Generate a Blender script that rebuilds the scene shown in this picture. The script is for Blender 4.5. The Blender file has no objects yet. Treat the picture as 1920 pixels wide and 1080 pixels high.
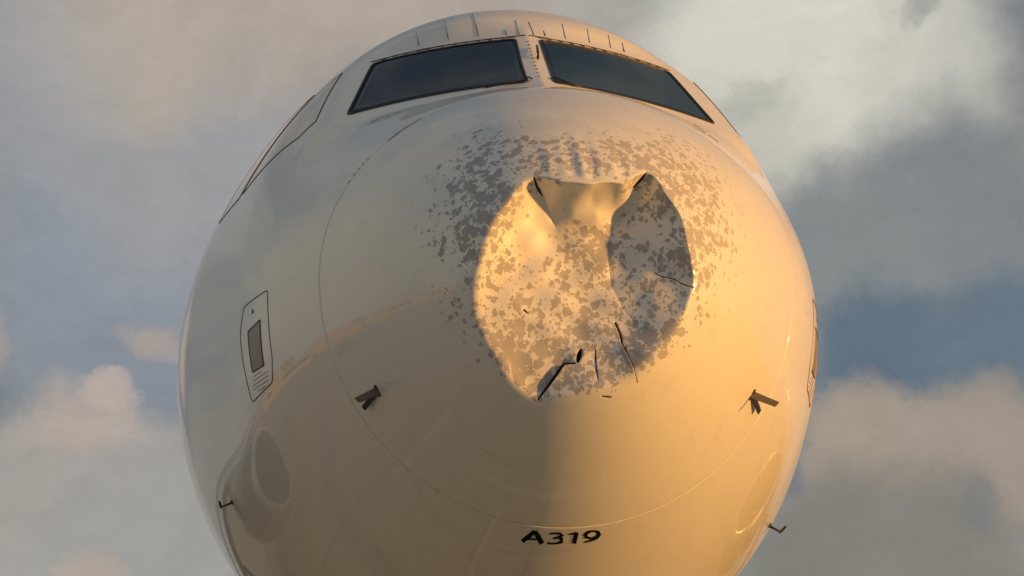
import bpy, math, random
import numpy as np
from mathutils import Vector, Matrix

scene = bpy.context.scene
col = scene.collection
rng = random.Random(7)
nrng = np.random.default_rng(7)
ZO = 3.82                       # height of the fuselage centreline above the apron

# ------------------------------------------------------------------ camera
CAM_C = Vector((-0.86876, -5.98059, -2.23062 + ZO))
CAM_R = Vector((0.995519, -0.0942355, -0.0078511))
CAM_U = Vector((-0.0159668, -0.2493462, 0.9682828))
CAM_F = Vector((0.0932043, 0.9638185, 0.2497335))
FPX = 3238.635                  # focal length in pixels of a 1920 wide picture
cam = bpy.data.cameras.new("camera")
cam.sensor_width = 36.0
cam.lens = FPX / 1920 * 36
cam.clip_start = 0.1
cam.clip_end = 20000
camo = bpy.data.objects.new("camera", cam)
col.objects.link(camo)
m = Matrix.Identity(4)
for i in range(3):
    m[i][0] = CAM_R[i]; m[i][1] = CAM_U[i]; m[i][2] = -CAM_F[i]; m[i][3] = CAM_C[i]
camo.matrix_world = m
scene.camera = camo

# ------------------------------------------------------------------ light
SUN_AZ = math.radians(24.5)       # how far in front of the aircraft's beam the sun stands
SUN_EL = math.radians(3.5)
SUN = Vector((math.cos(SUN_EL) * math.cos(SUN_AZ), -math.cos(SUN_EL) * math.sin(SUN_AZ), math.sin(SUN_EL)))
sl = bpy.data.lights.new("sun", 'SUN')
sl.energy = 5.0
sl.angle = math.radians(2.0)
sl.color = (1.0, 0.462, 0.095)
so = bpy.data.objects.new("sun", sl)
col.objects.link(so)
so.rotation_euler = (-SUN).to_track_quat('-Z', 'Y').to_euler()
so.location = (30, -10, 12)

scene.view_settings.view_transform = 'Standard'
scene.view_settings.look = 'None'
scene.view_settings.gamma = 1.0
scene.view_settings.exposure = 0.2
scene.view_settings.use_curve_mapping = False


def lin(r, g, b):
    f = lambda c: (c / 255 / 12.92) if c / 255 <= 0.04045 else ((c / 255 + 0.055) / 1.055) ** 2.4
    return (f(r), f(g), f(b), 1.0)


class NT:
    """small helper round a node tree"""
    def __init__(self, tree):
        self.t = tree
        tree.nodes.clear()

    def n(self, kind, ins=None, **props):
        nd = self.t.nodes.new(kind)
        for k, v in props.items():
            setattr(nd, k, v)
        for k, v in (ins or {}).items():
            s = nd.inputs[k]
            if isinstance(v, bpy.types.NodeSocket):
                self.t.links.new(v, s)
            else:
                s.default_value = v
        return nd

    def math(self, op, a, b=0.0, c=0.0, clamp=False):
        return self.n('ShaderNodeMath', {0: a, 1: b, 2: c}, operation=op, use_clamp=clamp).outputs[0]

    def vmath(self, op, a, b=(0, 0, 0)):
        nd = self.n('ShaderNodeVectorMath', {0: a, 1: b}, operation=op)
        return nd.outputs['Value'] if op in ('DOT_PRODUCT', 'LENGTH', 'DISTANCE') else nd.outputs[0]

    def scale(self, a, s):
        nd = self.n('ShaderNodeVectorMath', {0: a}, operation='SCALE')
        nd.inputs['Scale'].default_value = s
        return nd.outputs[0]

    def ss(self, x, lo, hi):
        return self.n('ShaderNodeMapRange', {0: x, 1: lo, 2: hi, 3: 0.0, 4: 1.0}, interpolation_type='SMOOTHSTEP').outputs[0]

    def mix(self, f, a, b):
        nd = self.n('ShaderNodeMix', data_type='RGBA')
        for s, v in ((nd.inputs[0], f), (nd.inputs[6], a), (nd.inputs[7], b)):
            if isinstance(v, bpy.types.NodeSocket):
                self.t.links.new(v, s)
            else:
                s.default_value = v
        return nd.outputs[2]

    def noise(self, vec, scale, detail=4, rough=0.55, color=False):
        nd = self.n('ShaderNodeTexNoise', {'Vector': vec, 'Scale': scale, 'Detail': detail, 'Roughness': rough})
        return nd.outputs['Color' if color else 'Fac']


# ------------------------------------------------------------------ sky
world = bpy.data.worlds.new("World")
scene.world = world
world.use_nodes = True
w = NT(world.node_tree)
D = w.n('ShaderNodeTexCoord').outputs['Generated']
D = w.vmath('NORMALIZE', D)
sky = w.n('ShaderNodeTexSky', sky_type='NISHITA', sun_disc=False, sun_elevation=SUN_EL,
          sun_rotation=math.atan2(SUN.x, SUN.y), air_density=1.2, dust_density=2.0, ozone_density=1.0)
wob = w.vmath('SUBTRACT', w.noise(D, 7.0, 7, 0.6, color=True), (0.5, 0.5, 0.5))
DW = w.vmath('ADD', D, w.scale(wob, 0.10))
wob2 = w.vmath('SUBTRACT', w.noise(D, 20.0, 6, 0.65, color=True), (0.5, 0.5, 0.5))
DW = w.vmath('ADD', DW, w.scale(wob2, 0.018))
wob3 = w.vmath('SUBTRACT', w.noise(D, 55.0, 6, 0.7, color=True), (0.5, 0.5, 0.5))
DC_ = w.vmath('NORMALIZE', w.vmath('ADD', DW, w.scale(wob3, 0.014)))
DW = w.vmath('NORMALIZE', DW)
SK = 8.7                       # colours are pictured radiance; the Background runs at strength 0.1


def rad(r, g, b):
    c = lin(r, g, b)
    return (c[0] * SK, c[1] * SK, c[2] * SK, 1)


squash = w.vmath('MULTIPLY', D, (1.0, 1.0, 2.2))
f1 = w.noise(squash, 3.2, 8, 0.58)
f2 = w.noise(squash, 9.0, 7, 0.6)
cl = w.mix(w.ss(f1, 0.36, 0.64), rad(106, 119, 133), rad(152, 150, 146))
cl = w.mix(w.math('MULTIPLY', w.ss(f2, 0.45, 0.7), 0.35), cl, rad(166, 159, 150))
base = w.mix(w.math('MULTIPLY_ADD', w.ss(f1, 0.30, 0.5), 0.25, 0.7), sky.outputs[0], cl)
# cloud masses: direction, inner and outer radius in degrees, colour, strength


def pix(px, py):
    v = CAM_F + CAM_R * ((px - 960) / FPX) - CAM_U * ((py - 540) / FPX)
    return v.normalized()


MASSES = [
    (pix(300, 480), 2.0, 7.5, (139, 148, 159), 0.95),
    (pix(330, 230), 1.5, 6.5, (156, 156, 158), 0.97),
    (pix(820, -40), 1.0, 5.5, (177, 165, 153), 0.9),
    (pix(1090, 20), 0.5, 3.5, (180, 174, 165), 0.8),
    (pix(250, 20), 0.5, 5.0, (178, 167, 155), 0.95),
    (pix(600, 60), 0.5, 4.5, (178, 166, 154), 0.8),
    (pix(-100, 100), 1.0, 6.0, (160, 160, 164), 0.6),
    (pix(260, 720), 1.2, 3.4, (133, 140, 150), 0.85),
    (pix(280, 625), 0.1, 1.1, (172, 158, 150), 0.75),
    (pix(120, 960), 2.6, 4.1, (165, 160, 154), 0.95),
    (pix(330, 1130), 3.4, 5.2, (160, 158, 155), 0.95),
    (pix(150, 800), 0.6, 2.0, (181, 168, 158), 0.7),
    (pix(-160, 640), 0.6, 3.2, (196, 178, 162), 0.85),
    (pix(200, 745), 0.3, 0.9, (190, 174, 163), 0.7),
    (pix(1500, 200), 0.3, 1.6, (214, 212, 200), 0.6),
    (pix(1440, 30), 0.2, 1.3, (210, 208, 196), 0.6),
    (pix(1600, 330), 0.3, 1.5, (178, 178, 170), 0.5),
    (pix(1700, 640), 0.4, 1.6, (98, 113, 127), 0.7),
    (pix(1730, 735), 0.1, 1.2, (172, 157, 142), 0.7),
    (pix(1580, 760), 0.2, 1.5, (168, 153, 139), 0.8),
    (pix(210, 1100), 0.4, 1.6, (182, 165, 152), 0.7),
    (pix(1480, 90), 2.4, 6.2, (211, 208, 195), 1.0),
    (pix(1330, 330), 1.0, 4.2, (190, 188, 176), 0.85),
    (pix(1720, 120), 1.0, 3.5, (196, 194, 184), 0.7),
    (pix(1690, 40), 0.1, 0.9, (150, 150, 148), 0.7),
    (pix(1380, 190), 0.1, 1.1, (172, 172, 164), 0.6),
    (pix(1760, 470), 2.6, 5.6, (129, 133, 137), 0.95),
    (pix(1600, 520), 1.6, 4.6, (133, 138, 139), 0.85),
    (pix(1660, 650), 1.4, 3.1, (97, 113, 128), 0.95),
    (pix(1880, 640), 1.4, 3.4, (102, 118, 131), 0.95),
    (pix(1640, 850), 1.6, 2.9, (166, 152, 138), 0.95),
    (pix(1830, 860), 1.8, 3.2, (160, 148, 136), 0.95),
    (pix(1560, 1010), 1.0, 3.0, (130, 127, 119), 0.9),
    (pix(1800, 1060), 1.6, 3.6, (133, 129, 122), 0.95),
    (pix(1850, 950), 0.2, 1.0, (120, 122, 124), 0.6),
]
# pinkish evening cloud low on the side away from the sun, beyond the left edge of the view
for v in ((-.88, .38, .30), (-.96, -.10, .26), (-.72, .62, .32), (-.80, -.55, .28)):
    MASSES.append((Vector(v).normalized(), 6.0, 24.0, (182, 174, 158), 0.7))
for d, r0, r1, c, a in MASSES:
    dot = w.vmath('DOT_PRODUCT', DC_ if r1 - r0 < 2.1 else DW, tuple(d))
    base = w.mix(w.math('MULTIPLY', w.ss(dot, math.cos(math.radians(r1)), math.cos(math.radians(r0))), a), base, rad(*c))
fine = w.math('MULTIPLY_ADD', w.noise(w.vmath('ADD', squash, w.scale(wob, 0.25)), 24.0, 9, 0.66), 0.30, 0.85)
base = w.n('ShaderNodeVectorMath', {0: base, 1: w.n('ShaderNodeCombineXYZ', {0: fine, 1: fine, 2: fine}).outputs[0]}, operation='MULTIPLY').outputs[0]
bg = w.n('ShaderNodeBackground', {'Color': base, 'Strength': 0.1})
w.n('ShaderNodeOutputWorld', {'Surface': bg.outputs[0]})


# ------------------------------------------------------------------ materials
def material(name, color, rough=0.4, coat=0.0, metal=0.0, spec=0.5, ior=1.5):
    mt = bpy.data.materials.new(name)
    mt.use_nodes = True
    t = NT(mt.node_tree)
    co = t.n('ShaderNodeTexCoord').outputs['Object']
    nz = t.noise(co, 9.0, 5, 0.6)
    c = t.mix(t.math('MULTIPLY', nz, 0.35), (*color, 1), (*[v * 0.8 for v in color], 1))
    b = t.n('ShaderNodeBsdfPrincipled', {'Base Color': c, 'Roughness': rough, 'Metallic': metal, 'Coat Weight': coat,
                                         'Coat Roughness': 0.05, 'Specular IOR Level': spec, 'IOR': ior})
    t.n('ShaderNodeOutputMaterial', {'Surface': b.outputs[0]})
    return mt


PAINT = (0.735, 0.735, 0.70)


def paint_material(name, damage):
    mt = bpy.data.materials.new(name)
    mt.use_nodes = True
    t = NT(mt.node_tree)
    co = t.n('ShaderNodeTexCoord').outputs['Object']
    # slow unevenness of the paint, faint streaks of dirt, light specks
    big = t.noise(co, 1.7, 5, 0.55)
    c = t.mix(t.math('MULTIPLY', big, 0.22), (*PAINT, 1), (0.68, 0.66, 0.62, 1))
    streak = t.noise(t.vmath('MULTIPLY', co, (14, 2.0, 14)), 1.0, 5, 0.6)
    c = t.mix(t.math('MULTIPLY', t.ss(streak, 0.52, 0.8), 0.24), c, (0.45, 0.42, 0.38, 1))
    sp = t.n('ShaderNodeTexVoronoi', {'Vector': co, 'Scale': 9.0})
    dot = t.math('LESS_THAN', sp.outputs['Distance'], 0.022)
    dot = t.math('MULTIPLY', dot, t.math('GREATER_THAN', t.n('ShaderNodeSeparateColor', {0: sp.outputs['Color']}).outputs[0], 0.45))
    c = t.mix(t.math('MULTIPLY', dot, 0.6), c, (0.2, 0.19, 0.17, 1))
    rough = 0.42
    coat = 0.75
    nrm = None
    if damage:
        den = t.n('ShaderNodeAttribute', attribute_name='chip_density').outputs['Fac']
        tear = t.n('ShaderNodeAttribute', attribute_name='tear').outputs['Fac']
        wb = t.vmath('SUBTRACT', t.noise(co, 26.0, 5, 0.6, color=True), (0.5, 0.5, 0.5))
        wb3 = t.vmath('SUBTRACT', t.noise(co, 75.0, 4, 0.6, color=True), (0.5, 0.5, 0.5))
        p = t.vmath('ADD', t.vmath('ADD', co, t.scale(wb, 0.050)), t.scale(wb3, 0.022))

        def cells(scale, size, gain, off):
            v = t.n('ShaderNodeTexVoronoi', {'Vector': t.vmath('ADD', p, off), 'Scale': scale, 'Randomness': 1.0})
            rnd = t.n('ShaderNodeSeparateColor', {0: v.outputs['Color']}).outputs[0]
            # chosen cells grow with the density until they run together
            lim = t.math('MULTIPLY', t.math('SUBTRACT', t.math('MULTIPLY', den, gain), rnd), size)
            lim = t.math('MINIMUM', lim, 0.62)
            return t.math('SUBTRACT', lim, v.outputs['Distance'])
        a = cells(28.0, 0.95, 1.30, (0, 0, 0))
        b_ = cells(46.0, 1.1, 1.05, (3.1, 1.7, 0.4))
        d_ = cells(70.0, 1.0, 0.75, (7.1, 2.7, 5.4))
        g_ = cells(15.0, 0.75, 0.85, (5.3, 9.1, 2.2))
        e = t.math('MAXIMUM', t.math('MAXIMUM', a, b_), t.math('MAXIMUM', d_, g_))
        grain = t.math('MULTIPLY', t.math('SUBTRACT', t.noise(co, 110.0, 3, 0.6), 0.5), 0.25)
        chip = t.ss(t.math('ADD', e, grain), -0.015, 0.045)
        primer = t.mix(t.noise(co, 30.0, 5, 0.6), (0.35, 0.352, 0.375, 1), (0.42, 0.42, 0.44, 1))
        c = t.mix(t.math('MULTIPLY', chip, 0.97), c, primer)
        dark = t.mix(t.noise(co, 120.0, 3), (0.012, 0.009, 0.008, 1), (0.04, 0.03, 0.025, 1))
        c = t.mix(tear, c, dark)
        solid = t.math('SUBTRACT', 1.0, t.math('MAXIMUM', chip, tear))
        coat = t.math('MULTIPLY', solid, 0.75)
        rough = t.math('MULTIPLY_ADD', solid, -0.28, 0.72)
        h = t.math('ADD', t.math('MULTIPLY', chip, -1.0), t.math('MULTIPLY', t.noise(co, 55.0, 4), 0.25))
        nrm = t.n('ShaderNodeBump', {'Height': h, 'Strength': 0.5, 'Distance': 0.0012}).outputs[0]
    b = t.n('ShaderNodeBsdfPrincipled', {'Base Color': c, 'Roughness': rough, 'Coat Weight': coat, 'Coat Roughness': 0.04, 'Coat IOR': 2.0,
                                         'Specular IOR Level': 0.4})
    if nrm:
        t.t.links.new(nrm, b.inputs['Normal'])
    t.n('ShaderNodeOutputMaterial', {'Surface': b.outputs[0]})
    return mt


M_SKIN = paint_material("white_aircraft_paint", False)
M_RADOME = paint_material("chipped_radome_paint", True)
M_GLASS = material("cockpit_glass", (0.007, 0.024, 0.056), 0.03, ior=1.17)
M_SIDEGLASS = material("side_glass_painted_reflection", (0.78, 0.68, 0.54), 0.06, ior=1.8)  # tan base colour stands in for bright sky reflected at a grazing angle
M_BLACK = material("black_gasket", (0.012, 0.010, 0.010), 0.5)
M_SEAL = material("old_sealant", (0.055, 0.045, 0.038), 0.7)
M_GREY = material("bare_grey_metal", (0.16, 0.14, 0.12), 0.45, metal=0.3)
M_DARK = material("dark_metal", (0.02, 0.018, 0.016), 0.45)
M_PORT = material("port_plate_metal", (0.24, 0.22, 0.21), 0.4, metal=0.4)
M_RED = material("placard_red", (0.10, 0.035, 0.03), 0.5)
M_INK = material("placard_ink", (0.40, 0.31, 0.31), 0.6)
M_LETTER = material("black_lettering", (0.005, 0.004, 0.006), 0.8, spec=0.1)
M_TYRE = material("tyre_rubber", (0.02, 0.02, 0.02), 0.8)


# ------------------------------------------------------------------ nose shape
YK = np.array([0, .06, .25, .6, .96, 1.5, 2.0, 2.5, 3.1, 4.0, 5.5, 7.5])
SKN = np.sqrt(YK)
ZT = [-0.5497, -0.2784, -0.0084, 0.2588, 0.4611, 0.699, 1.0629, 1.4878, 1.7127, 1.8522, 1.9741, 1.9829]
ZB = [-0.5497, -0.8219, -1.0534, -1.2734, -1.4286, -1.5963, -1.7257, -1.85, -1.9509, -2.0235, -2.0438, -2.0097]
HW = [0.0, 0.2527, 0.5244, 0.8003, 0.9944, 1.2412, 1.4058, 1.4841, 1.6428, 1.8514, 2.0047, 2.0437]
ZC = [-0.5497, -0.5183, -0.4761, -0.4268, -0.3828, -0.3423, -0.3605, -0.3661, -0.2945, -0.1031, 0.1, 0.167]


def spline(xk, yk):
    xk = np.asarray(xk, float); yk = np.asarray(yk, float); n = len(xk)
    h = np.diff(xk); A = np.zeros((n, n)); r = np.zeros(n)
    A[0, 0] = 1
    for i in range(1, n - 1):
        A[i, i - 1] = h[i - 1]; A[i, i] = 2 * (h[i - 1] + h[i]); A[i, i + 1] = h[i]
        r[i] = 6 * ((yk[i + 1] - yk[i]) / h[i] - (yk[i] - yk[i - 1]) / h[i - 1])
    A[-1, -2] = h[-1]; A[-1, -1] = 2 * h[-1]; r[-1] = 6 * (0 - (yk[-1] - yk[-2]) / h[-1])
    Mm = np.linalg.solve(A, r)

    def f(x):
        x = np.clip(x, xk[0], xk[-1])
        i = np.clip(np.searchsorted(xk, x) - 1, 0, n - 2)
        t0 = xk[i + 1] - x; t1 = x - xk[i]; hh = h[i]
        return (Mm[i] * t0 ** 3 / (6 * hh) + Mm[i + 1] * t1 ** 3 / (6 * hh)
                + (yk[i] / hh - Mm[i] * hh / 6) * t0 + (yk[i + 1] / hh - Mm[i + 1] * hh / 6) * t1)
    return f




def eased(yk, sig):
    """the spline with its waves ironed out aft of the radome"""
    f = spline(SKN, yk)
    s = np.linspace(-1, 4.2, 2601)
    v = f(np.abs(s))
    k = np.exp(-0.5 * (np.arange(-400, 401) * .002 / sig) ** 2); k /= k.sum()
    sm = np.convolve(np.pad(v, 400, mode='edge'), k, 'valid')
    b = np.clip((s - .80) / .35, 0, 1); b = b * b * (3 - 2 * b)
    r = v * (1 - b) + sm * b
    return lambda x: np.interp(x, s, r)


fzt, fzb, fhw, fzc = eased(ZT, .05), eased(ZB, .15), eased(HW, .15), eased(ZC, .17)


def section(y):
    """top, bottom, half width, height of greatest width"""
    y = np.asarray(y, float)
    s = np.sqrt(np.clip(y, 1e-9, 7.5))
    a, b, c, d = fzt(s), fzb(s), fhw(s), fzc(s)
    k = np.clip((y - 20.0) / 9.0, 0, 1.0) ** 1.6          # the tail cone far behind
    sc = 1 - 0.9 * k
    zz = d + (a - d) * 0.72 * k
    return zz + (a - d) * sc * (1 - 0.0 * k) * np.where(k > 0, 1 - 0.3 * k, 1), zz - (d - b) * sc, c * sc, zz


def F(P):
    zt, zb, hw, zc = section(P[..., 1])
    up = P[..., 2] > zc
    h = np.maximum(np.where(up, zt - zc, zc - zb), 1e-4)
    hw = np.maximum(hw, 1e-4)
    return (np.sqrt((P[..., 0] / hw) ** 2 + ((P[..., 2] - zc) / h) ** 2) - 1) * np.sqrt(hw * h)


def grad(P, e=1e-4):
    g = np.stack([(F(P + d) - F(P - d)) / (2 * e) for d in np.eye(3) * e], -1)
    return g


def normal(P):
    g = grad(P)
    return g / np.linalg.norm(g, axis=-1, keepdims=True)


def snap(P):
    P = np.array(P, float)
    for _ in range(8):
        g = grad(P)
        P = P - g * (F(P) / np.maximum((g ** 2).sum(-1), 1e-6))[..., None]
    return P


def front(x, z):
    """point of the smooth skin seen from dead ahead at x, z"""
    x = np.asarray(x, float); z = np.asarray(z, float)
    lo = np.full(x.shape, 1e-6); hi = np.full(x.shape, 7.0)
    for _ in range(50):
        mid = (lo + hi) / 2
        ins = F(np.stack([x, mid, z], -1)) < 0
        hi = np.where(ins, mid, hi); lo = np.where(ins, lo, mid)
    return np.stack([x, hi, z], -1)


def side(y, z, s):
    y = np.asarray(y, float); z = np.asarray(z, float)
    zt, zb, hw, zc = section(y)
    h = np.where(z > zc, zt - zc, zc - zb)
    return np.stack([s * hw * np.sqrt(np.clip(1 - ((z - zc) / h) ** 2, 0, 1)), y, z], -1)


def topside(x, y, s=1):
    x = np.asarray(x, float); y = np.asarray(y, float)
    zt, zb, hw, zc = section(y)
    h = (zt - zc) if s > 0 else (zb - zc)
    return np.stack([x, y, zc + h * np.sqrt(np.clip(1 - (x / hw) ** 2, 0, 1))], -1)


def sstep(x, a, b):
    t = np.clip((x - a) / (b - a), 0, 1)
    return t * t * (3 - 2 * t)


# ---- flat windscreen panes pressed into the skin (right-hand pane; the left is its mirror)
PC = front(np.array([.062, .905, .776, .0456]), np.array([.695, .638, 1.124, 1.146]))   # inner bottom, outer bottom, outer top, inner top
pc0 = PC.mean(0)
_, _, vt = np.linalg.svd(PC - pc0)
pn = vt[2] * np.sign(-vt[2][1])
pu = np.array([1, 0, 0]) - pn * pn[0]; pu /= np.linalg.norm(pu)
pv = np.cross(pn, pu)
if pv[2] < 0:
    pv = -pv
P2 = np.stack([(PC - pc0) @ pu, (PC - pc0) @ pv], -1)


def poly_sd(q, poly):
    """signed distance of 2D points to a polygon, negative inside"""
    d = np.full(q.shape[:-1], 1e9); ins = np.zeros(q.shape[:-1], bool)
    n = len(poly)
    for i in range(n):
        a = poly[i]; b = poly[(i + 1) % n]
        e = b - a; v = q - a
        t = np.clip((v @ e) / (e @ e), 0, 1)
        d = np.minimum(d, np.linalg.norm(v - t[..., None] * e, axis=-1))
        c = (a[1] > q[..., 1]) != (b[1] > q[..., 1])
        xx = (b[0] - a[0]) * (q[..., 1] - a[1]) / (b[1] - a[1] + 1e-12) + a[0]
        ins ^= c & (q[..., 0] < xx)
    return np.where(ins, -d, d)


def flatten(P):
    P = np.array(P, float)
    sg = np.where(P[..., 0] < 0, -1.0, 1.0)
    Q = P.copy(); Q[..., 0] *= sg
    near = (Q[..., 1] > .9) & (Q[..., 1] < 3.2) & (Q[..., 2] > .3)
    v = Q - pc0
    sd = v @ pn
    q = np.stack([v @ pu, v @ pv], -1)
    t = np.clip((poly_sd(q, P2) - .03) / .36, 0, 1)
    mk = (1 - t ** 3 * (10 - 15 * t + 6 * t * t)) * near * .62      # nearly flat: the panes keep a trace of the curve
    dv = -(mk * sd)[..., None] * pn
    dv[..., 0] *= sstep(Q[..., 0], 0, .04)
    Q = Q + dv
    Q[..., 0] *= sg
    return Q


# ---- the dent (front view x, z -> how far back the skin lies)
OUTL = np.array([[-0.196, -0.223, 0.12], [-0.1, -0.247, 0.084], [0.017, -0.26, 0.069], [0.141, -0.25, 0.091], [0.237, -0.187, 0.156], [0.302, -0.26, 0.146], [0.36, -0.348, 0.143], [0.381, -0.449, 0.137], [0.405, -0.608, 0.16], [0.371, -0.71, 0.162], [0.323, -0.802, 0.165], [0.247, -0.883, 0.166], [0.178, -0.95, 0.184], [0.1, -0.989, 0.195], [-0.037, -1.017, 0.211], [-0.17, -1.029, 0.261], [-0.269, -0.963, 0.246], [-0.341, -0.852, 0.207], [-0.391, -0.754, 0.195], [-0.406, -0.678, 0.177], [-0.399, -0.582, 0.155], [-0.375, -0.486, 0.132], [-0.336, -0.386, 0.121], [-0.273, -0.3, 0.114]])
INNER = np.array([[0.198, -0.227, 0.19], [0.15, -0.312, 0.235], [0.12, -0.401, 0.25], [0.102, -0.494, 0.255], [0.112, -0.598, 0.255], [0.153, -0.699, 0.238], [0.208, -0.766, 0.212], [0.268, -0.389, 0.208], [0.285, -0.555, 0.212], [0.254, -0.671, 0.205], [0.303, -0.758, 0.176], [0.232, -0.848, 0.180], [0.124, -0.876, 0.205], [0.279, -0.831, 0.17], [0.009, -0.425, 0.248], [-0.064, -0.571, 0.25], [0.014, -0.694, 0.25], [-0.188, -0.559, 0.226], [-0.22, -0.745, 0.224], [-0.177, -0.415, 0.222], [-0.11, -0.841, 0.24], [-0.0, -0.821, 0.235], [-0.29, -0.547, 0.2], [-0.311, -0.729, 0.21], [-0.27, -0.866, 0.228], [-0.261, -0.406, 0.185], [-0.169, -0.921, 0.25], [-0.034, -0.944, 0.225], [-0.055, -0.278, 0.128], [0.028, -0.282, 0.148], [0.112, -0.275, 0.165], [-0.146, -0.267, 0.17], [-0.1, -0.368, 0.232], [-0.038, -0.338, 0.19], [0.056, -0.341, 0.208], [-0.022, -0.386, 0.24], [0.07, -0.383, 0.242]])
V1 = np.array([[-0.193, -0.224], [-0.158, -0.267], [-0.126, -0.323], [-0.1, -0.378]])
V2 = np.array([[0.237, -0.183], [0.198, -0.227], [0.15, -0.312], [0.12, -0.401], [0.102, -0.494], [0.112, -0.598], [0.153, -0.699], [0.208, -0.766]])
DC = np.array([0.0, -0.61])
out2 = OUTL[:, :2]
oy = front(OUTL[:, 0], OUTL[:, 1])[:, 1]
ring = DC + (out2 - DC) * 1.22
ra = np.degrees(np.arctan2(out2[:, 1] - DC[1], out2[:, 0] - DC[0]))
drop = .10 - .075 * sstep(ra, -85, -65) * (1 - sstep(ra, -28, -8))      # the lower right rim rolls in gently
cpts = np.concatenate([out2, ring, INNER[:, :2]])
cval = np.concatenate([oy, oy - drop, INNER[:, 2]])


def tps_fit(X, v, reg=2e-4):
    n = len(X)
    r = np.linalg.norm(X[:, None] - X[None], axis=-1)
    K = np.where(r > 0, r * r * np.log(np.maximum(r, 1e-9)), 0) + reg * np.eye(n)
    Pm = np.concatenate([np.ones((n, 1)), X], 1)
    A = np.block([[K, Pm], [Pm.T, np.zeros((3, 3))]])
    s = np.linalg.solve(A, np.concatenate([v, np.zeros(3)]))

    def f(q):
        o = s[n] + q @ s[n + 1:]
        for i in range(n):
            r = np.linalg.norm(q - X[i], axis=-1)
            o = o + s[i] * np.where(r > 0, r * r * np.log(np.maximum(r, 1e-9)), 0)
        return o
    return f


dent_f = tps_fit(cpts, cval)


def polyline_dist(q, pl):
    """distance, side sign and run (0..1) along an open polyline"""
    best = np.full(len(q), 1e9); sgn = np.zeros(len(q)); run = np.zeros(len(q))
    L = np.concatenate([[0], np.cumsum(np.linalg.norm(np.diff(pl, axis=0), axis=1))])
    for i in range(len(pl) - 1):
        a = pl[i]; e = pl[i + 1] - a; v = q - a
        t = np.clip((v @ e) / (e @ e), 0, 1)
        d = np.linalg.norm(v - t[:, None] * e, axis=1)
        k = d < best
        best = np.where(k, d, best)
        sgn = np.where(k, np.sign(e[0] * v[:, 1] - e[1] * v[:, 0]), sgn)
        run = np.where(k, (L[i] + t * (L[i + 1] - L[i])) / L[-1], run)
    return best, sgn, run


# tears: half width at either end, depth, lift of the left side, lift of the right side (metres)
CRP = [[[0.271, -0.558], [0.294, -0.574], [0.336, -0.586], [0.369, -0.61], [0.404, -0.626]], [[0.121, -0.748], [0.135, -0.787], [0.14, -0.831], [0.164, -0.89], [0.193, -0.977]], [[-0.013, -0.855], [-0.025, -0.897]], [[-0.037, -0.904], [-0.076, -0.905], [-0.111, -0.956], [-0.169, -1.033]], [[-0.226, -0.705], [-0.208, -0.72]], [[-0.193, -0.221], [-0.176, -0.244], [-0.154, -0.269]], [[0.237, -0.183], [0.217, -0.204], [0.194, -0.227]], [[0.039, -0.84], [0.043, -0.925], [0.046, -0.973]], [[0.06, -1.028], [0.096, -1.03]], [[0.141, -0.865], [0.156, -0.844]]]
CR = list(zip(CRP, (
    (.0022, .0032, .03, .000, .008),
    (.0065, .0016, .035, -.010, .012),
    (.0085, .0080, .05, .002, .0),
    (.0045, .0030, .04, .008, -.020),
    (.0040, .0015, .02, 0, 0),
    (.0050, .0025, .02, 0, 0),
    (.0050, .0030, .02, 0, 0),
    (.0016, .0016, .008, .002, -.002),
    (.0026, .0026, .010, .0, .0),
    (.0012, .0012, .006, .003, -.003))))


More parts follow.
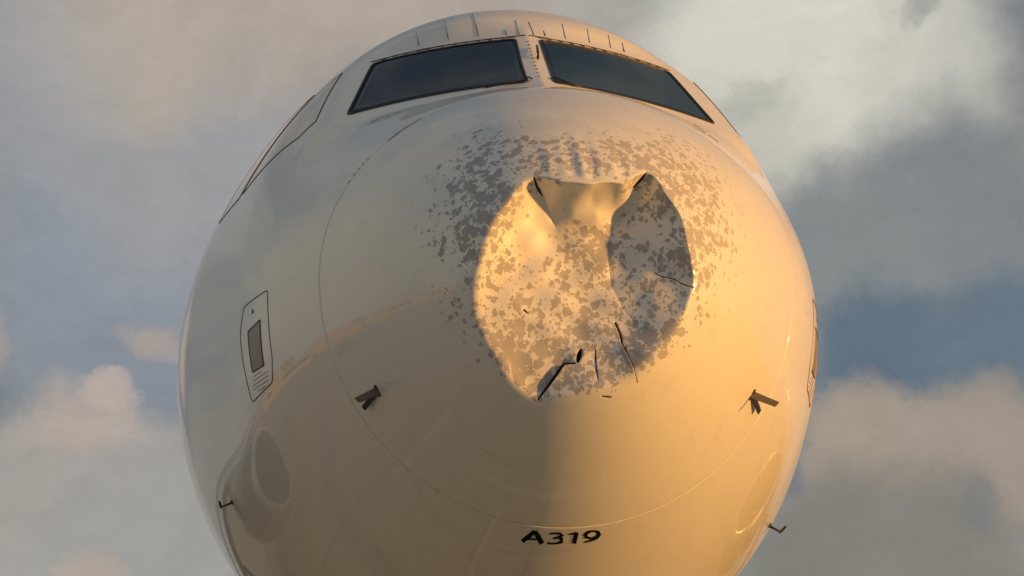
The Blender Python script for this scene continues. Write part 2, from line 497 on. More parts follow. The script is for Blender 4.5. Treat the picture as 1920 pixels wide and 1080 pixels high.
def dented(P):
    """push the smooth radome points in, and give tear and chip fields"""
    y0 = P[:, 1]
    q = P[:, [0, 2]]
    tear = np.zeros(len(P)); den = np.zeros(len(P))
    v = q - DC
    phi = np.arctan2(v[:, 1], v[:, 0])
    op = np.arctan2(out2[:, 1] - DC[1], out2[:, 0] - DC[0])
    orr = np.linalg.norm(out2 - DC, axis=1)
    o = np.argsort(op)
    R = np.interp(phi, np.concatenate([op[o] - 2 * np.pi, op[o], op[o] + 2 * np.pi]), np.tile(orr[o], 3))
    u = np.linalg.norm(v, axis=1) / R
    k = np.where(u < 1.3)[0]
    yi = dent_f(q[k])
    d1, s1, r1 = polyline_dist(q[k], V1)
    yi += 0.022 * np.exp(-d1 / .018) * (1 - 0.5 * r1) * sstep(r1, 0, .15) * (1 - sstep(r1, .85, 1.0) * .6)
    d2, s2, r2 = polyline_dist(q[k], V2)
    yi += 0.022 * np.exp(-d2 / .035) * (1 - 0.85 * r2)
    # gentle crumples of the floor
    qq = q[k]
    yi += .006 * np.sin(qq[:, 0] * 31 + 1.3 * np.sin(qq[:, 1] * 17)) * np.sin(qq[:, 1] * 27 + .7) * sstep(.85 - u[k], 0, .3)
    # soft rim, tighter on the upper right
    eps = .020 + .012 * np.cos(phi[k] - math.radians(195)) + .012 * np.cos(phi[k] - math.radians(275))
    eps = np.clip(eps, .004, .05)
    a = y0[k]; b = yi
    y = y0.copy()
    y[k] = np.where(u[k] < 1.26, (a + b + np.sqrt((a - b) ** 2 + eps ** 2)) / 2 - eps / 2 * np.exp(-((u[k] - 1) / .18) ** 2) * .0, a)
    fade = sstep(u[k], 1.1, 1.26)
    y[k] = y[k] * (1 - fade) + a * fade
    # wrinkles over the top lip
    wx = q[:, 0]; wz = q[:, 1]
    win = sstep(wx, -.22, -.12) * (1 - sstep(wx, .16, .24)) * sstep(u, 1.01, 1.14) * (1 - sstep(wz, -.20, .06)) * (wz > -.4)
    y += win * (.0036 * np.sin(wx * 52 + 5 * wz + 1.5 * np.sin(wx * 19)) + .0020 * np.sin(wx * 101 + 1.0 + 7 * wz))
    # tears
    for pl, (wa, wb, dep, la, lb) in CR:
        pl = np.array(pl)
        k2 = np.where((np.abs(q - pl.mean(0)).max(1) < np.abs(pl - pl.mean(0)).max() + .12))[0]
        d, s, r = polyline_dist(q[k2], pl)
        body = np.sin(np.pi * np.clip(r, .02, .98)) ** .5
        wl = (wa + (wb - wa) * r) * (0.45 + 0.55 * body)
        g = np.exp(-(d / wl) ** 4)
        lift = np.where(s > 0, la, lb) * np.exp(-d / .03) * np.sin(np.pi * r)
        y[k2] += g * dep - lift
        tear[k2] = np.maximum(tear[k2], sstep(g, .25, .6))
    # chip density: thick on and round the dent, thinning upward and to the sides, almost none below
    ext = 1.0 + .80 * np.clip(np.sin(phi), 0, 1) + .38 * np.abs(np.cos(phi)) - .12 * np.clip(-np.sin(phi), 0, 1)
    den = (1 - sstep(u, ext - .60, ext + .46)) * .72
    den *= 1 - .26 * (1 - sstep(u, .75, 1.0))
    den *= np.where(np.sin(phi) < -.2, 1 - sstep(u, .98, 1.15) * .9 * sstep(-np.sin(phi), .35, .8), 1)
    # a cleaner patch under the top lip and on the upper left wall
    c1 = np.exp(-(((q[:, 0] - .02) / .15) ** 2 + ((q[:, 1] + .285) / .085) ** 2))
    c2 = np.exp(-(((q[:, 0] + .17) / .07) ** 2 + ((q[:, 1] + .40) / .12) ** 2))
    den *= 1 - np.clip(c1 * 1.1 + c2 * .85, 0, 1)
    low = np.exp(-(((q[:, 0] - .0) / .26) ** 2 + ((q[:, 1] + .86) / .13) ** 2))
    mid = np.exp(-(((q[:, 0] - .02) / .10) ** 2 + ((q[:, 1] + .50) / .12) ** 2))
    den += .42 * low + .50 * mid
    den += .34 * np.exp(-((u - .93) / .10) ** 2) * sstep(-np.sin(phi), .25, .6)
    big = np.sin(q[:, 0] * 13 + 2 * np.sin(q[:, 1] * 9)) * np.sin(q[:, 1] * 15 + 1.1)
    den = den + .10 * big * sstep(den, .05, .4)
    rest = np.clip((u - ext) / .5, 0, 1)
    den = np.maximum(den, .10 * (1 - rest))
    out = P.copy(); out[:, 1] = y
    return out, np.clip(den, 0, 1.1), tear


# ------------------------------------------------------------------ mesh helpers
Z3 = np.array([0, 0, ZO])


def link(name, verts, faces, mat, parent=None, smooth=True, kind=None, attrs=None):
    me = bpy.data.meshes.new(name)
    verts = np.asarray(verts, float)
    if isinstance(faces, np.ndarray):
        n, k = faces.shape
        me.vertices.add(len(verts)); me.vertices.foreach_set('co', (verts + Z3).ravel().astype(np.float32))
        me.loops.add(n * k); me.loops.foreach_set('vertex_index', faces.ravel().astype(np.int32))
        me.polygons.add(n)
        me.polygons.foreach_set('loop_start', np.arange(0, n * k, k, dtype=np.int32))
        me.polygons.foreach_set('loop_total', np.full(n, k, dtype=np.int32))
        me.update(calc_edges=True)
    else:
        me.from_pydata([tuple(v + Z3) for v in verts], [], faces)
    me.validate()
    me.polygons.foreach_set('use_smooth', np.full(len(me.polygons), smooth))
    for k, a in (attrs or {}).items():
        at = me.attributes.new(k, 'FLOAT', 'POINT')
        at.data.foreach_set('value', a.astype(np.float32))
    me.materials.append(mat)
    o = bpy.data.objects.new(name, me)
    col.objects.link(o)
    if parent:
        o.parent = parent
    if kind:
        o['kind'] = kind
    return o


def grid_faces(nr, nc, wrap=True):
    i = np.arange(nr - 1)[:, None]; j = np.arange(nc if wrap else nc - 1)[None]
    a = i * nc + j; b = i * nc + (j + 1) % nc
    return np.stack([a, b, b + nc, a + nc], -1).reshape(-1, 4)


def ringpts(y, th):
    zt, zb, hw, zc = section(y)
    s = np.sin(th)[None]
    h = np.where(s > 0, (zt - zc)[:, None], (zc - zb)[:, None])
    return np.stack([hw[:, None] * np.cos(th)[None], np.repeat(y[:, None], len(th), 1), zc[:, None] + h * s], -1)


def box(bm_v, bm_f, c, ax, hs):
    """append an oriented box: centre, 3 axes, half sizes"""
    n = len(bm_v)
    for sx in (-1, 1):
        for sy in (-1, 1):
            for sz in (-1, 1):
                bm_v.append(np.array(c) + ax[0] * hs[0] * sx + ax[1] * hs[1] * sy + ax[2] * hs[2] * sz)
    for f in ((0, 1, 3, 2), (4, 6, 7, 5), (0, 4, 5, 1), (2, 3, 7, 6), (0, 2, 6, 4), (1, 5, 7, 3)):
        bm_f.append([n + i for i in f])


def bar(vs, fs, a, b, wid, thick, side_hint, taper=1.0):
    """a flat bar from a to b with a bevelled section"""
    a = np.array(a, float); b = np.array(b, float)
    t = (b - a) / np.linalg.norm(b - a)
    s = np.array(side_hint, float); s -= t * (s @ t); s /= np.linalg.norm(s)
    n = np.cross(t, s)
    prof = [(-1, -.6), (-.75, -1), (.75, -1), (1, -.6), (1, .6), (.75, 1), (-.75, 1), (-1, .6)]
    o = len(vs)
    for p, k in ((a, 1.0), (b, taper)):
        for u, v in prof:
            vs.append(p + s * u * wid * k + n * v * thick * k)
    for i in range(8):
        j = (i + 1) % 8
        fs.append([o + i, o + j, o + 8 + j, o + 8 + i])
    fs.append([o + i for i in range(8)][::-1]); fs.append([o + 8 + i for i in range(8)])


def tube(vs, fs, pts, rad, n=10):
    pts = np.array(pts, float)
    o = len(vs)
    rad = np.broadcast_to(rad, (len(pts),))
    for i, p in enumerate(pts):
        t = pts[min(i + 1, len(pts) - 1)] - pts[max(i - 1, 0)]
        t /= np.linalg.norm(t)
        a = np.cross(t, [0.3, 0.2, 0.93]); a /= np.linalg.norm(a); b = np.cross(t, a)
        for k in range(n):
            an = 2 * math.pi * k / n
            vs.append(p + (a * math.cos(an) + b * math.sin(an)) * rad[i])
    for i in range(len(pts) - 1):
        for k in range(n):
            j = (k + 1) % n
            fs.append([o + i * n + k, o + i * n + j, o + (i + 1) * n + j, o + (i + 1) * n + k])
    fs.append([o + k for k in range(n)][::-1]); fs.append([o + (len(pts) - 1) * n + k for k in range(n)])


def strip_on_skin(pts, widths, lift=.0015, thick=.0025, closed=False, step=.012, flat=True):
    """a slim raised bead following the skin through the given points"""
    pts = np.array(pts, float); widths = np.broadcast_to(np.asarray(widths, float), (len(pts),))
    if closed:
        pts = np.concatenate([pts, pts[:1]]); widths = np.concatenate([widths, widths[:1]])
    seg = np.linalg.norm(np.diff(pts, axis=0), axis=1)
    L = np.concatenate([[0], np.cumsum(seg)])
    n = max(4, int(L[-1] / step))
    t = np.linspace(0, L[-1], n + 1)
    if closed:
        t = t[:-1]
    c = np.stack([np.interp(t, L, pts[:, i]) for i in range(3)], -1)
    wd = np.interp(t, L, widths)
    c = snap(c)
    if closed:
        tg = np.roll(c, -1, 0) - np.roll(c, 1, 0)
    else:
        tg = np.gradient(c, axis=0)
    tg /= np.maximum(np.linalg.norm(tg, axis=1, keepdims=True), 1e-9)
    nn = normal(c)
    sd = np.cross(nn, tg)
    rows = []
    for k, hgt in ((-1, lift - .004), (-.7, lift + thick), (.7, lift + thick), (1, lift - .004)):
        e = snap(c + sd * (wd * k / 2)[:, None])
        e = (flatten(e) if flat else e) + nn * hgt
        rows.append(e)
    V = np.stack(rows, 1).reshape(-1, 3)
    m_ = len(c); Fc = []
    for i in range(m_ if closed else m_ - 1):
        j = (i + 1) % m_
        for k in range(3):
            Fc.append([i * 4 + k, j * 4 + k, j * 4 + k + 1, i * 4 + k + 1])
    return V, Fc


def merge(parts):
    vs = []; fs = []
    for V, Fc in parts:
        o = len(vs)
        vs.extend(list(V)); fs.extend([[o + i for i in f] for f in Fc])
    return np.array(vs), fs


# ------------------------------------------------------------------ ground
def ground():
    mt = bpy.data.materials.new("apron_concrete")
    mt.use_nodes = True
    t = NT(mt.node_tree)
    co = t.n('ShaderNodeTexCoord').outputs['Object']
    c = t.mix(t.noise(co, .12, 6, .6), (.37, .34, .25, 1), (.49, .45, .335, 1))
    c = t.mix(t.math('MULTIPLY', t.noise(co, 3.0, 6, .6), .4), c, (.17, .16, .15, 1))
    br = t.n('ShaderNodeTexBrick', {'Vector': co, 'Color1': (1, 1, 1, 1), 'Color2': (.92, .92, .92, 1), 'Mortar': (.35, .35, .35, 1),
                                    'Scale': .13, 'Mortar Size': .004}, offset=0.0)
    c = t.n('ShaderNodeMix', data_type='RGBA', blend_type='MULTIPLY')
    t.t.links.new(br.outputs[0], c.inputs[7])
    c.inputs[0].default_value = 1.0
    base_ = t.mix(t.noise(co, .12, 6, .6), (.37, .34, .25, 1), (.49, .45, .335, 1))
    t.t.links.new(base_, c.inputs[6])
    b = t.n('ShaderNodeBsdfPrincipled', {'Base Color': c.outputs[2], 'Roughness': .8})
    t.n('ShaderNodeOutputMaterial', {'Surface': b.outputs[0]})
    V = []; Fc = []
    rs = [0, 20, 60, 200, 800, 3000, 9000]
    n = 48
    V.append((0, 0, -ZO))
    for r in rs[1:]:
        for k in range(n):
            a = 2 * math.pi * k / n
            V.append((r * math.cos(a), r * math.sin(a), -ZO))
    for k in range(n):
        Fc.append([0, 1 + k, 1 + (k + 1) % n])
    for i in range(len(rs) - 2):
        for k in range(n):
            a = 1 + i * n + k; b_ = 1 + i * n + (k + 1) % n
            Fc.append([a, a + n, b_ + n, b_])
    link("ground", V, Fc, mt, smooth=False, kind='structure')


ground()
M_LINE = material("worn_white_line_paint", (0.62, 0.60, 0.55), 0.8)


def painted_line(x0, y0, x1, y1):
    link("painted_line", [(x0, y0, -ZO + .004), (x1, y0, -ZO + .004), (x1, y1, -ZO + .004), (x0, y1, -ZO + .004)], [[0, 1, 2, 3]], M_LINE,
         smooth=False, kind='structure')


painted_line(-1.5, 2.33, .95, 2.45)         # stand markings under the nose, mirrored in the belly
painted_line(1.0, 1.6, 1.10, 3.2)
painted_line(-.86, 2.9, -.76, 4.6)
painted_line(-3.6, 1.9, -3.35, 4.4)

# ------------------------------------------------------------------ the airliner
plane = bpy.data.objects.new("airliner", None)
plane.empty_display_size = 1.0
col.objects.link(plane)
plane['label'] = "white airliner with a smashed, dented nose cone and chipped paint, seen head-on from below"
plane['category'] = "airplane"

# fuselage skin
NTH = 640
th = np.linspace(0, 2 * np.pi, NTH, endpoint=False)
SEAM = .960
ys = np.concatenate([np.linspace(SEAM + .0022, 3.4, 210), np.linspace(3.42, 7.6, 110)[1:], np.linspace(7.8, 20, 40), np.linspace(20.3, 29, 40)])
body = flatten(ringpts(ys, th))
lip = body[0] * 1.0
lipc = np.array([0, SEAM, -.48])
lip = lipc + (lip - lipc) * .985; lip[:, 1] = SEAM + .006
lip0 = body[0].copy()
V = np.concatenate([lip[None], body]).reshape(-1, 3)
Fc = grid_faces(len(ys) + 1, NTH)[:, ::-1]
link("fuselage", V, Fc, M_SKIN, plane)

# radome with its dent
NT2 = 1400; NR = 560
th2 = np.linspace(0, 2 * np.pi, NT2, endpoint=False)
sr = np.linspace(.0006, math.sqrt(SEAM - .0022), NR)
rp = ringpts(sr ** 2, th2).reshape(-1, 3)
rp, den, tear = dented(rp)
last = rp[-NT2:]
lip = lipc + (last - lipc) * .985; lip[:, 1] = SEAM - .006
V = np.concatenate([rp, lip, [rp[:NT2].mean(0)]])
den = np.concatenate([den, np.zeros(NT2), den[:1]]); tear = np.concatenate([tear, np.zeros(NT2), [0]])
Fc = grid_faces(NR + 1, NT2)[:, ::-1]
ce = len(V) - 1
cap = np.array([[j, (j + 1) % NT2, ce, ce] for j in range(NT2)])
radome = link("radome", V, Fc, M_RADOME, plane, attrs={'chip_density': den, 'tear': tear})
radome['label'] = "nose cone pushed in by a deep dent with torn edges and flaked paint"
# dark rim seen in the joint between radome and fuselage
yj = np.array([SEAM - .012, SEAM + .012])
j = ringpts(yj, th2[::4]); j = lipc + (j - lipc) * np.array([.988, 1, .988])
link("radome_joint_seal", j.reshape(-1, 3), grid_faces(2, 350)[:, ::-1], M_SEAL, plane)


# windscreen panes with gaskets
def rounded(poly, r, n=6):
    out = []
    m_ = len(poly)
    for i in range(m_):
        p = poly[i]; a = poly[i - 1]; b = poly[(i + 1) % m_]
        da = (a - p) / np.linalg.norm(a - p); db = (b - p) / np.linalg.norm(b - p)
        for k in range(n + 1):
            t = k / n
            out.append((p + da * r) * (1 - t) ** 2 + 2 * p * t * (1 - t) + (p + db * r) * t * t)
    return np.array(out)


def dense(poly, n=160):
    # the same outline with evenly spread points
    p = np.concatenate([poly, poly[:1]])
    L = np.concatenate([[0], np.cumsum(np.linalg.norm(np.diff(p, axis=0), axis=1))])
    t = np.linspace(0, L[-1], n, endpoint=False)
    return np.stack([np.interp(t, L, p[:, 0]), np.interp(t, L, p[:, 1])], -1)


def inset(poly, d):
    m_ = len(poly); out = []
    ar = 0.5 * sum(poly[i][0] * poly[(i + 1) % m_][1] - poly[(i + 1) % m_][0] * poly[i][1] for i in range(m_))
    sg = 1 if ar > 0 else -1
    for i in range(m_):
        p = poly[i]; a = poly[i - 1]; b = poly[(i + 1) % m_]
        e1 = (p - a) / np.linalg.norm(p - a); e2 = (b - p) / np.linalg.norm(b - p)
        n1 = np.array([-e1[1], e1[0]]) * sg; n2 = np.array([-e2[1], e2[0]]) * sg
        k = n1 + n2; k /= np.linalg.norm(k)
        out.append(p + k * d / max(.3, k @ n1))
    return np.array(out)


def to3(q, h, s):
    P = pc0 + q[:, :1] * pu + q[:, 1:2] * pv + pn * h
    P[:, 0] *= s
    return P


for s in (-1, 1):
    glass = dense(rounded(inset(P2, .012), .030))
    n = len(glass)
    mid_ = glass.mean(0)

    def on_skin(q, h):
        P = flatten(snap(to3(q, 0.0, s)))
        return P + np.array([pn[0] * s, pn[1], pn[2]]) * h
    rows = [on_skin(mid_ + (glass - mid_) * f, .003) for f in np.linspace(1, .04, 12)]
    rows.insert(0, on_skin(glass, -.01))
    Vg = np.concatenate(rows)
    fg = [list(f) for f in grid_faces(len(rows), n)] + [[(len(rows) - 1) * n + k for k in range(n)]]
    pane = link("windscreen_pane", Vg, fg, M_GLASS, plane)
    prof = [(0.0, -.004), (.002, .0055), (.0125, .0055), (.0145, .001)]
    Vq = np.concatenate([on_skin(dense(rounded(P2, .035)) if d < .0001 else dense(rounded(inset(P2, d), .035)), h) for d, h in prof])
    fq = [[k * n + i, k * n + (i + 1) % n, (k + 1) * n + (i + 1) % n, (k + 1) * n + i] for k in range(3) for i in range(n)]
    link("gasket", Vq, fq, M_BLACK, pane, smooth=False)


# side windows, following the curve of the skin
def skin_patch(corners, s, nu=14, nv=10, lift=.002):
    c = np.array(corners, float)
    u = np.linspace(0, 1, nu)[:, None, None]; v = np.linspace(0, 1, nv)[None, :, None]
    q = c[0] * (1 - u) * (1 - v) + c[1] * u * (1 - v) + c[2] * u * v + c[3] * (1 - u) * v
    q = q.reshape(-1, 2)
    P = flatten(side(q[:, 0], q[:, 1], s))
    P = P + normal(P) * lift
    return P, [list(f) for f in grid_faces(nu, nv, False)]


SW = [[(2.10, .665), (2.46, .60), (3.02, .60), (2.62, 1.055), (2.50, 1.095)],
      [(3.10, .60), (3.72, .64), (3.30, 1.05), (2.74, 1.075)]]
for s in (-1, 1):
    for poly in SW:
        if len(poly) == 5:
            quad = [poly[0], poly[2], poly[3], poly[4]]
        else:
            quad = poly
        Vw, Fw = skin_patch(quad, s)
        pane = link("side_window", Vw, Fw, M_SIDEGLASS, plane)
        ed = []
        for i in range(4):
            a = np.array(quad[i]); b = np.array(quad[(i + 1) % 4])
            for t in np.linspace(0, 1, 24, endpoint=False):
                ed.append(a + (b - a) * t)
        ed = np.array(ed)
        link("gasket", *strip_on_skin(side(ed[:, 0], ed[:, 1], s), .009, .0005, .0025, closed=True), M_BLACK, pane)

# sealant bead with lumps over the windscreen
top_a, top_b = P2[3], P2[2]
tdir = (top_b - top_a) / np.linalg.norm(top_b - top_a)
tup = np.array([-tdir[1], tdir[0]])
tup *= np.sign(tup[1])
for s in (-1, 1):
    tt = np.linspace(-.035, np.linalg.norm(top_b - top_a) + .015, 240)
    off = .034 + nrng.normal(0, .0012, 240) + .012 * np.exp(-((tt + .03) / .05) ** 2)
    wdt = np.full(240, .0055)
    for k, kx in enumerate(np.arange(.02, tt[-1] - .01, .064)):
        c0 = kx + nrng.uniform(-.006, .006)
        bump = np.exp(-((tt - c0) / .010) ** 2) * nrng.uniform(.6, 1.1)
        wdt += .026 * bump
        off -= .006 * bump
    for kx, amp in ((.05, .018), (.50, .015)):
        wdt += amp * np.exp(-((tt - kx) / .014) ** 2)
    q = top_a + tt[:, None] * tdir + off[:, None] * tup
    link("sealant_bead", *strip_on_skin(to3(q, 0.0, s), wdt, .001, .003, step=.004), M_SEAL, plane, smooth=False)
# narrow skin joints running back over the roof
for x, ln, w1 in ((-.545, .17, .0075), (-.395, .28, .0065), (-.243, .40, .006), (-.10, .07, .008), (-.034, .22, .0045),
                  (.034, .20, .0045), (.10, .07, .009), (.215, .17, .0045), (.352, .15, .004), (.47, .14, .004), (.545, .10, .009)):
    y1 = 2.087 + (abs(x) - .0456) / .7286 * .279 + .052
    yy = np.linspace(y1, y1 + ln, 40)
    t = np.linspace(0, 1, 40)
    ww = w1 * (.22 + .7 * np.exp(-((t - .16) / .20) ** 2)) + nrng.normal(0, .0003, 40)
    link("roof_joint", *strip_on_skin(topside(np.full(40, x), yy), np.maximum(ww, .0012), .0005, .002), M_SEAL, plane)

# dried sealant smeared along the joint and fine scratches on the skin
xx = np.linspace(-.72, -.575, 40); t = np.linspace(0, 1, 40)
ww = .0025 + .011 * np.exp(-((t - .22) / .16) ** 2) + .006 * np.exp(-((t - .55) / .06) ** 2) + nrng.normal(0, .0008, 40)
link("sealant_smear", *strip_on_skin(topside(xx, SEAM + .007 + .010 * t), np.maximum(ww, .001), .0005, .0012, step=.004), M_SEAL, plane)
vs = []
for k, x in enumerate((-.885, -.862, -.843, -.826, -.806)):
    vs.append(strip_on_skin(topside(np.array([x, x + .006]), np.array([SEAM + .013] * 2)), .0075, .0005, .0012, step=.003))
link("seam_fasteners", *merge(vs), M_GREY, plane, kind='stuff')
for a, b, w_ in (((.700, 1.46), (.745, 1.405), .004), ((.757, 1.40), (.795, 1.365), .009), ((-.79, 1.62), (-.70, 1.55), .004), ((-.69, 1.54), (-.655, 1.51), .0035)):
    t = np.linspace(0, 1, 16)[:, None]
    q = np.array(a) * (1 - t) + np.array(b) * t
    link("scratch", *strip_on_skin(topside(q[:, 0], q[:, 1]), w_ * np.sin(np.pi * np.clip(t[:, 0], .08, .92)), .0004, .0010, step=.004), M_GREY, plane)

# rivets on the windscreen post
vs, fs = [], []
for k in range(11):
    z = .74 + .036 * k
    p = flatten(front(np.array([-.004 + .0 * k]), np.array([z])))[0]
    n_ = normal(p[None])[0]
    a = np.cross(n_, [1, 0, 0]); a /= np.linalg.norm(a)
    tube(vs, fs, [p - n_ * .003, p + n_ * .003, p + n_ * .0045], [.0055, .005, .002], 8)
link("post_rivets", np.array(vs), fs, M_GREY, plane, kind='stuff')
# black ice indicator standing on the post
p = flatten(front(np.array([.018]), np.array([.925])))[0]; p1 = flatten(front(np.array([.024]), np.array([1.02])))[0]
n_ = normal(p[None])[0]
vs, fs = [], []
tube(vs, fs, [p - n_ * .01, p + n_ * .012, p + n_ * .024 + (p1 - p) * .2, p1 + n_ * .022], [.007, .007, .007, .006], 10)
link("ice_indicator", np.array(vs), fs, M_DARK, plane)


# wipers parked along the foot of the panes
def wiper(s, pts, arm):
    vs, fs = [], []
    P = flatten(front(np.array([q[0] for q in pts]), np.array([q[1] for q in pts])))
    nn = normal(P)
    P2_ = P + nn * np.array([q[2] for q in pts])[:, None]
    tube(vs, fs, P2_, .0038, 8)
    o = link("wiper", np.array(vs), fs, M_BLACK, plane)
    return o


wiper(-1, [(-.040, .722, .004), (-.06, .728, .012), (-.10, .712, .013), (-.17, .700, .012), (-.27, .692, .010)], True)
wiper(1, [(.050, .728, .004), (.065, .738, .012), (.09, .722, .013), (.13, .708, .012), (.20, .700, .010)], True)

# static plates on both flanks: outline, dark port, placard print
for s in (-1, 1):
    cr = [(1.500, -.318), (1.90, -.302), (1.965, -.42), (1.935, -.61), (1.925, -.748), (1.565, -.722), (1.500, -.62), (1.49, -.46)]
    q = rounded(np.array(cr), .028, 4)
    Pp = side(q[:, 0], q[:, 1], s)
    plate = link("static_plate", *strip_on_skin(Pp, .0065, .0005, .0015, closed=True, flat=False), M_RED, plane)
    quad = [(1.603, -.432), (1.804, -.441), (1.804, -.629), (1.625, -.634)]
    Vw, Fw = skin_patch(quad, s, 12, 12, .0015)
    port = link("port", Vw, Fw, M_PORT, plate)
    ed = []
    for i in range(4):
        a = np.array(quad[i]); b = np.array(quad[(i + 1) % 4])
        ed += [a + (b - a) * t for t in np.linspace(0, 1, 12, endpoint=False)]
    ed = np.array(ed)
    link("port_edge", *strip_on_skin(side(ed[:, 0], ed[:, 1], s), .008, .001, .0025, closed=True, flat=False), M_DARK, plate)
    # rows of tiny print, too small to be read
    parts = []
    for r_, (ya, yb) in enumerate(((1.68, 1.80), (1.60, 1.82), (1.60, 1.85), (1.62, 1.86), (1.66, 1.80))):
        y = ya
        z = -.650 - .0175 * r_
        while y < yb:
            l_ = rng.uniform(.006, .017)
            yy = np.array([y, min(y + l_, yb)])
            if yy[1] - yy[0] > .004:
                parts.append(strip_on_skin(side(yy, np.full(2, z), s), .0055, .0005, .001, flat=False, step=.01))
            y += l_ + .008
    link("placard_print", *merge(parts), M_INK, plate, kind='stuff')
    vs, fs = [], []
    c = side(np.array([1.72]), np.array([-.365]), s)[0]; n_ = normal(c[None])[0]
    tube(vs, fs, [c - n_ * .003, c + n_ * .004], .010, 10)
    link("screw", np.array(vs), fs, M_GREY, plate)

# air-data vanes low on the radome flanks; dark bars stand in for their reflections
for s in (-1, 1):
    b0 = snap(np.array([[.761 * s, .760, -.916]]))[0]
    n_ = normal(b0[None])[0]
    t1 = np.array([.835 * s, .682, -.967]); t2 = np.array([.815 * s, .868, -.968])
    vs, fs = [], []
    bar(vs, fs, b0 - n_ * .004, t1, .0175, .004, np.cross(t1 - b0, n_ * 0 + np.array([0, -.9, .3])), .8)
    vane = link("air_data_vane", np.array(vs), fs, M_GREY, plane, smooth=False)
    vs, fs = [], []
    t2 = snap(t2[None])[0] + n_ * .02
    bar(vs, fs, b0 + n_ * .004, t2, .013, .004, np.cross(t2 - b0, n_), .9)
    link("vane_reflection_bar", np.array(vs), fs, M_DARK, vane, smooth=False)  # solid dark bar in place of the vane's mirror image in the gloss
    vs, fs = [], []
    e_ = np.cross(n_, t1 - b0); e_ /= np.linalg.norm(e_)
    bar(vs, fs, b0 - e_ * .024, b0 + e_ * .024, .006, .006, n_)
    link("foot", np.array(vs), fs, M_DARK, vane, smooth=False)

# pitot probes low on the flanks
for s, root, tip in ((-1, (-1.476, 3.169, -1.051), None), (1, (1.334, 2.907, -1.193), None)):
    r0 = snap(np.array([root]))[0]
    n_ = normal(r0[None])[0]
    m0 = r0 + n_ * .062 + np.array([0, -.02, 0])
    vs, fs = [], []
    bar(vs, fs, r0 - n_ * .01, m0, .018, .005, (0, 1, 0), .6)
    pt = link("pitot_probe", np.array(vs), fs, M_DARK, plane, smooth=False)
    vs, fs = [], []
    tube(vs, fs, [m0 + np.array([0, .02, 0]), m0, m0 + np.array([0, -.07, .008]), m0 + np.array([0, -.12, .014])], [.006, .0075, .007, .005], 10)
    link("pitot_tube", np.array(vs), fs, M_DARK, pt)
    vs, fs = [], []
    e_ = np.cross(n_, [0, 1, 0]); e_ /= np.linalg.norm(e_)
    bar(vs, fs, r0 - np.array([0, .03, 0]), r0 + np.array([0, .03, 0]), .012, .004, e_)
    link("base_plate", np.array(vs), fs, M_DARK, pt, smooth=False)

# lettering under the radome joint
GL = [[[[-0.1435, 1.1199], [-0.1226, 1.0705], [-0.1027, 1.018]], [[-0.1552, 1.0988], [-0.1348, 1.0465], [-0.114, 0.997]]], [[[-0.1135, 1.016], [-0.0972, 1.0586], [-0.0745, 1.1192]], [[-0.1036, 0.9961], [-0.0847, 1.0352], [-0.0613, 1.0989]]], [[[-0.1279, 1.0869], [-0.1079, 1.0817], [-0.0858, 1.0764]], [[-0.1292, 1.0744], [-0.1092, 1.0693], [-0.0871, 1.0639]]], [[[-0.047, 1.0246], [-0.0248, 1.0157], [-0.0051, 1.0227], [-0.0027, 1.0256], [-0.0056, 1.0355], [-0.0295, 1.051]], [[-0.0491, 1.0122], [-0.0263, 1.0032], [-0.0043, 1.0036], [0.0131, 1.0299], [-0.0005, 1.0538], [-0.0271, 1.0634]]], [[[-0.0074, 1.0547], [0.0037, 1.0691], [0.0036, 1.0723], [-0.0061, 1.0955], [-0.0276, 1.0981], [-0.0487, 1.0912]], [[-0.0061, 1.0418], [0.0124, 1.0521], [0.016, 1.0958], [-0.0033, 1.1078], [-0.0266, 1.1106], [-0.048, 1.1068]]], [[[0.0297, 1.0245], [0.042, 1.0228], [0.0535, 1.0211]], [[0.028, 1.0152], [0.0399, 1.0135], [0.0498, 1.0058]]], [[[0.0536, 0.999], [0.0552, 1.0525], [0.0558, 1.0999]], [[0.0699, 1.0092], [0.0711, 1.0598], [0.0723, 1.1102]]], [[[0.1088, 1.0572], [0.1107, 1.0316], [0.1201, 1.0172], [0.1368, 1.0146], [0.1506, 1.0345], [0.1527, 1.0373], [0.1484, 1.057], [0.1316, 1.0662], [0.1125, 1.0502], [0.1029, 1.0296]], [[0.0937, 1.0374], [0.0995, 1.0111], [0.1154, 0.999], [0.1357, 1.002], [0.1552, 1.0146], [0.1688, 1.0505], [0.1571, 1.081], [0.1338, 1.0816], [0.1118, 1.0693], [0.0983, 1.0556]]], [[[0.1538, 1.0372], [0.1487, 1.0634], [0.1329, 1.0849], [0.1058, 1.0956]], [[0.1669, 1.0602], [0.1585, 1.0871], [0.1374, 1.1001], [0.1088, 1.1078]]]]
CHARS = [("letter", (0, 1, 2)), ("digit", (3, 4)), ("digit", (5, 6)), ("digit", (7, 8))]
for nm, ids in CHARS:
    vs, fs = [], []
    for li, gi in enumerate(ids):
        L_, R_ = (np.array(a) for a in GL[gi])
        mid_ = (L_ + R_) / 2
        L_ = mid_ + (L_ - mid_) * 1.18; R_ = mid_ + (R_ - mid_) * 1.18      # a bold cut
        n0 = len(vs)
        for a, b in zip(L_, R_):
            for k in (a, b):
                P = topside(np.array([k[0]]), np.array([max(k[1], SEAM + .012)]), -1)
                vs.append((P + normal(P) * (.0012 + .0004 * li))[0])
        for i in range(len(L_) - 1):
            fs.append([n0 + 2 * i, n0 + 2 * i + 1, n0 + 2 * i + 3, n0 + 2 * i + 2])
    link(nm, np.array(vs), fs, M_LETTER, plane, smooth=False)

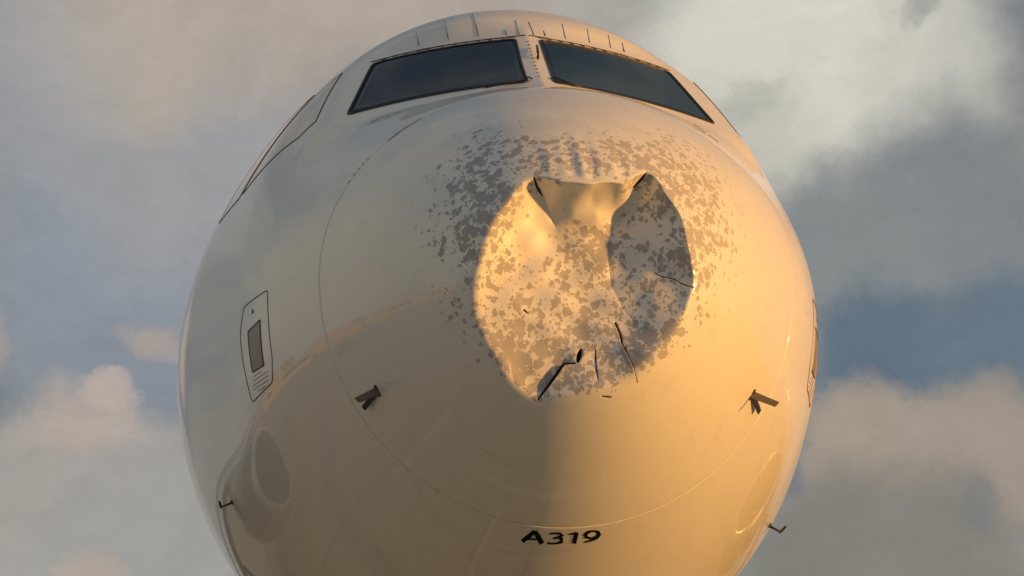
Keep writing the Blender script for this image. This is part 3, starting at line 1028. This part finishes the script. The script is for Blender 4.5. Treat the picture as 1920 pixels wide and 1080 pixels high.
# nose gear carrying the front end (below the picture)
vs, fs = [], []
tube(vs, fs, [(0, 5.1, -1.9), (0, 5.0, -2.7), (0, 4.98, -ZO + .38)], [.11, .11, .08], 16)
gear = link("nose_gear", np.array(vs), fs, M_GREY, plane)
for s in (-1, 1):
    vs, fs = [], []
    a = np.array([s * .08, 4.98, -ZO + .38]); b = np.array([s * .30, 4.98, -ZO + .38])
    tube(vs, fs, [a + (b - a) * t for t in (0, .08, .25, .75, .92, 1)], [.30, .35, .38, .38, .35, .30], 32)
    link("wheel", np.array(vs), fs, M_TYRE, gear)


# ------------------------------------------------------------------ wings and engines (outside the picture, mirrored in the gloss of the nose)
def loft(rows):
    V = np.concatenate(rows)
    n = len(rows[0])
    Fc = [list(f) for f in grid_faces(len(rows), n)]
    Fc.append(list(range(n))); Fc.append([len(V) - 1 - i for i in range(n)])
    return V, Fc


M_LIP = material("polished_lip_metal", (0.75, 0.74, 0.72), 0.18, metal=1.0)
M_BLUE = material("dark_nacelle_paint", (0.03, 0.035, 0.06), 0.3, coat=0.6)
M_WING = material("grey_wing_paint", (0.42, 0.43, 0.44), 0.35, coat=0.3)
foil = [(1, .0), (.8, .035), (.5, .062), (.25, .066), (.1, .05), (.03, .03), (0, 0), (.03, -.022), (.1, -.035), (.3, -.045), (.6, -.03), (.85, -.010)]
for s in (-1, 1):
    rows = []; slat = []
    for x, yl, ch, z in ((1.2, 10.9, 6.6, -1.35), (6.2, 13.4, 3.9, -.90), (11.5, 16.0, 2.7, -.43), (16.8, 18.6, 1.5, .04)):
        rows.append(np.array([(s * x, yl + c * ch, z + t * ch) for c, t in foil]))
        slat.append(np.array([(s * x, yl - .03 + c * ch, z + t * ch * 1.25 + .004) for c, t in ((.10, .05), (.03, .03), (0, 0), (.03, -.022), (.08, -.03), (.05, 0))]))
    wing = link("wing", *loft(rows), M_WING, plane)
    link("leading_edge", *loft(slat), M_LIP, wing)
    e = np.array([s * 5.75, 9.7, -2.05])

    def barrel(prof, n=48):
        rows = []
        for y, r in prof:
            a = np.linspace(0, 2 * np.pi, n, endpoint=False)
            rows.append(np.stack([e[0] + r * np.cos(a), np.full(n, e[1] + y), e[2] + r * np.sin(a) * .97], -1))
        return np.concatenate(rows), [list(f) for f in grid_faces(len(rows), n)]
    eng = link("engine_nacelle", *barrel([(.22, 1.08), (.6, 1.16), (1.3, 1.2), (2.3, 1.12), (3.1, .95), (3.3, .80), (3.2, .76)]), M_BLUE, plane)
    link("inlet_lip", *barrel([(.6, .90), (.25, .88), (.06, .92), (0, .98), (.05, 1.04), (.21, 1.085)]), M_LIP, eng)
    V_, F_ = barrel([(.6, .905), (.9, .90), (.95, .30), (.80, .22), (.62, .10), (.55, .01)])
    link("fan", V_, F_, M_DARK, eng)
    vs, fs = [], []
    bar(vs, fs, e + np.array([0, 1.6, .85]), np.array([s * 5.75, 13.6, -1.25]), .35, .16, (0, 0, 1))
    link("pylon", np.array(vs), fs, M_SKIN, eng, smooth=False)
    # main gear
    vs, fs = [], []
    tube(vs, fs, [(s * 3.8, 16.0, -1.2), (s * 3.8, 16.0, -ZO + .55)], [.14, .12], 16)
    mg = link("main_gear", np.array(vs), fs, M_GREY, plane)
    for k in (-1, 1):
        vs, fs = [], []
        a = np.array([s * 3.8 + k * .22, 16.0, -ZO + .58]); b = np.array([s * 3.8 + k * .62, 16.0, -ZO + .58])
        tube(vs, fs, [a + (b - a) * t for t in (0, .08, .25, .75, .92, 1)], [.46, .54, .58, .58, .54, .46], 32)
        link("wheel", np.array(vs), fs, M_TYRE, mg)

# ------------------------------------------------------------------ terminal building whose sunlit front is mirrored low on the near flank
term = bpy.data.objects.new("terminal_building", None)
col.objects.link(term)
term.location = (-88, 34, 0)
term['label'] = "long low terminal building in sunset light beyond the airliner's left-hand wing"
term['category'] = "building"
M_WALL = material("terminal_wall", (0.24, 0.22, 0.20), 0.7)
M_ROOF = material("terminal_roof", (0.20, 0.19, 0.18), 0.7)
AX = np.eye(3)


def block(name, c, hs, mat, parent):
    vs, fs = [], []
    box(vs, fs, np.array(c) - Z3, AX, hs)
    return link(name, np.array(vs), fs, mat, parent, smooth=False)


block("wall", (0, 12, 1.9), (9, 66, 1.9), M_WALL, term)
block("roof", (0, 12, 4.02), (9.6, 66.6, .22), M_ROOF, term)
block("upper_wall", (-2, 26, 5.2), (6, 9, .95), M_WALL, term)
block("upper_wall", (-1, -24, 4.8), (5, 5, .55), M_WALL, term)
block("upper_wall", (-2, 62, 5.6), (6, 7, 1.35), M_WALL, term)
for y, wd in ((-38, 2.0), (-14, 6.5), (9, 1.0), (40, 9.0), (66, 3.0)):
    block("window", (9.05, y, 2.3), (.06, wd, .55), M_GLASS, term)
for k in range(4):
    block("door", (9.10, -31.3 + 20 * k, 1.1), (.07, .9, 1.1), M_RED, term)
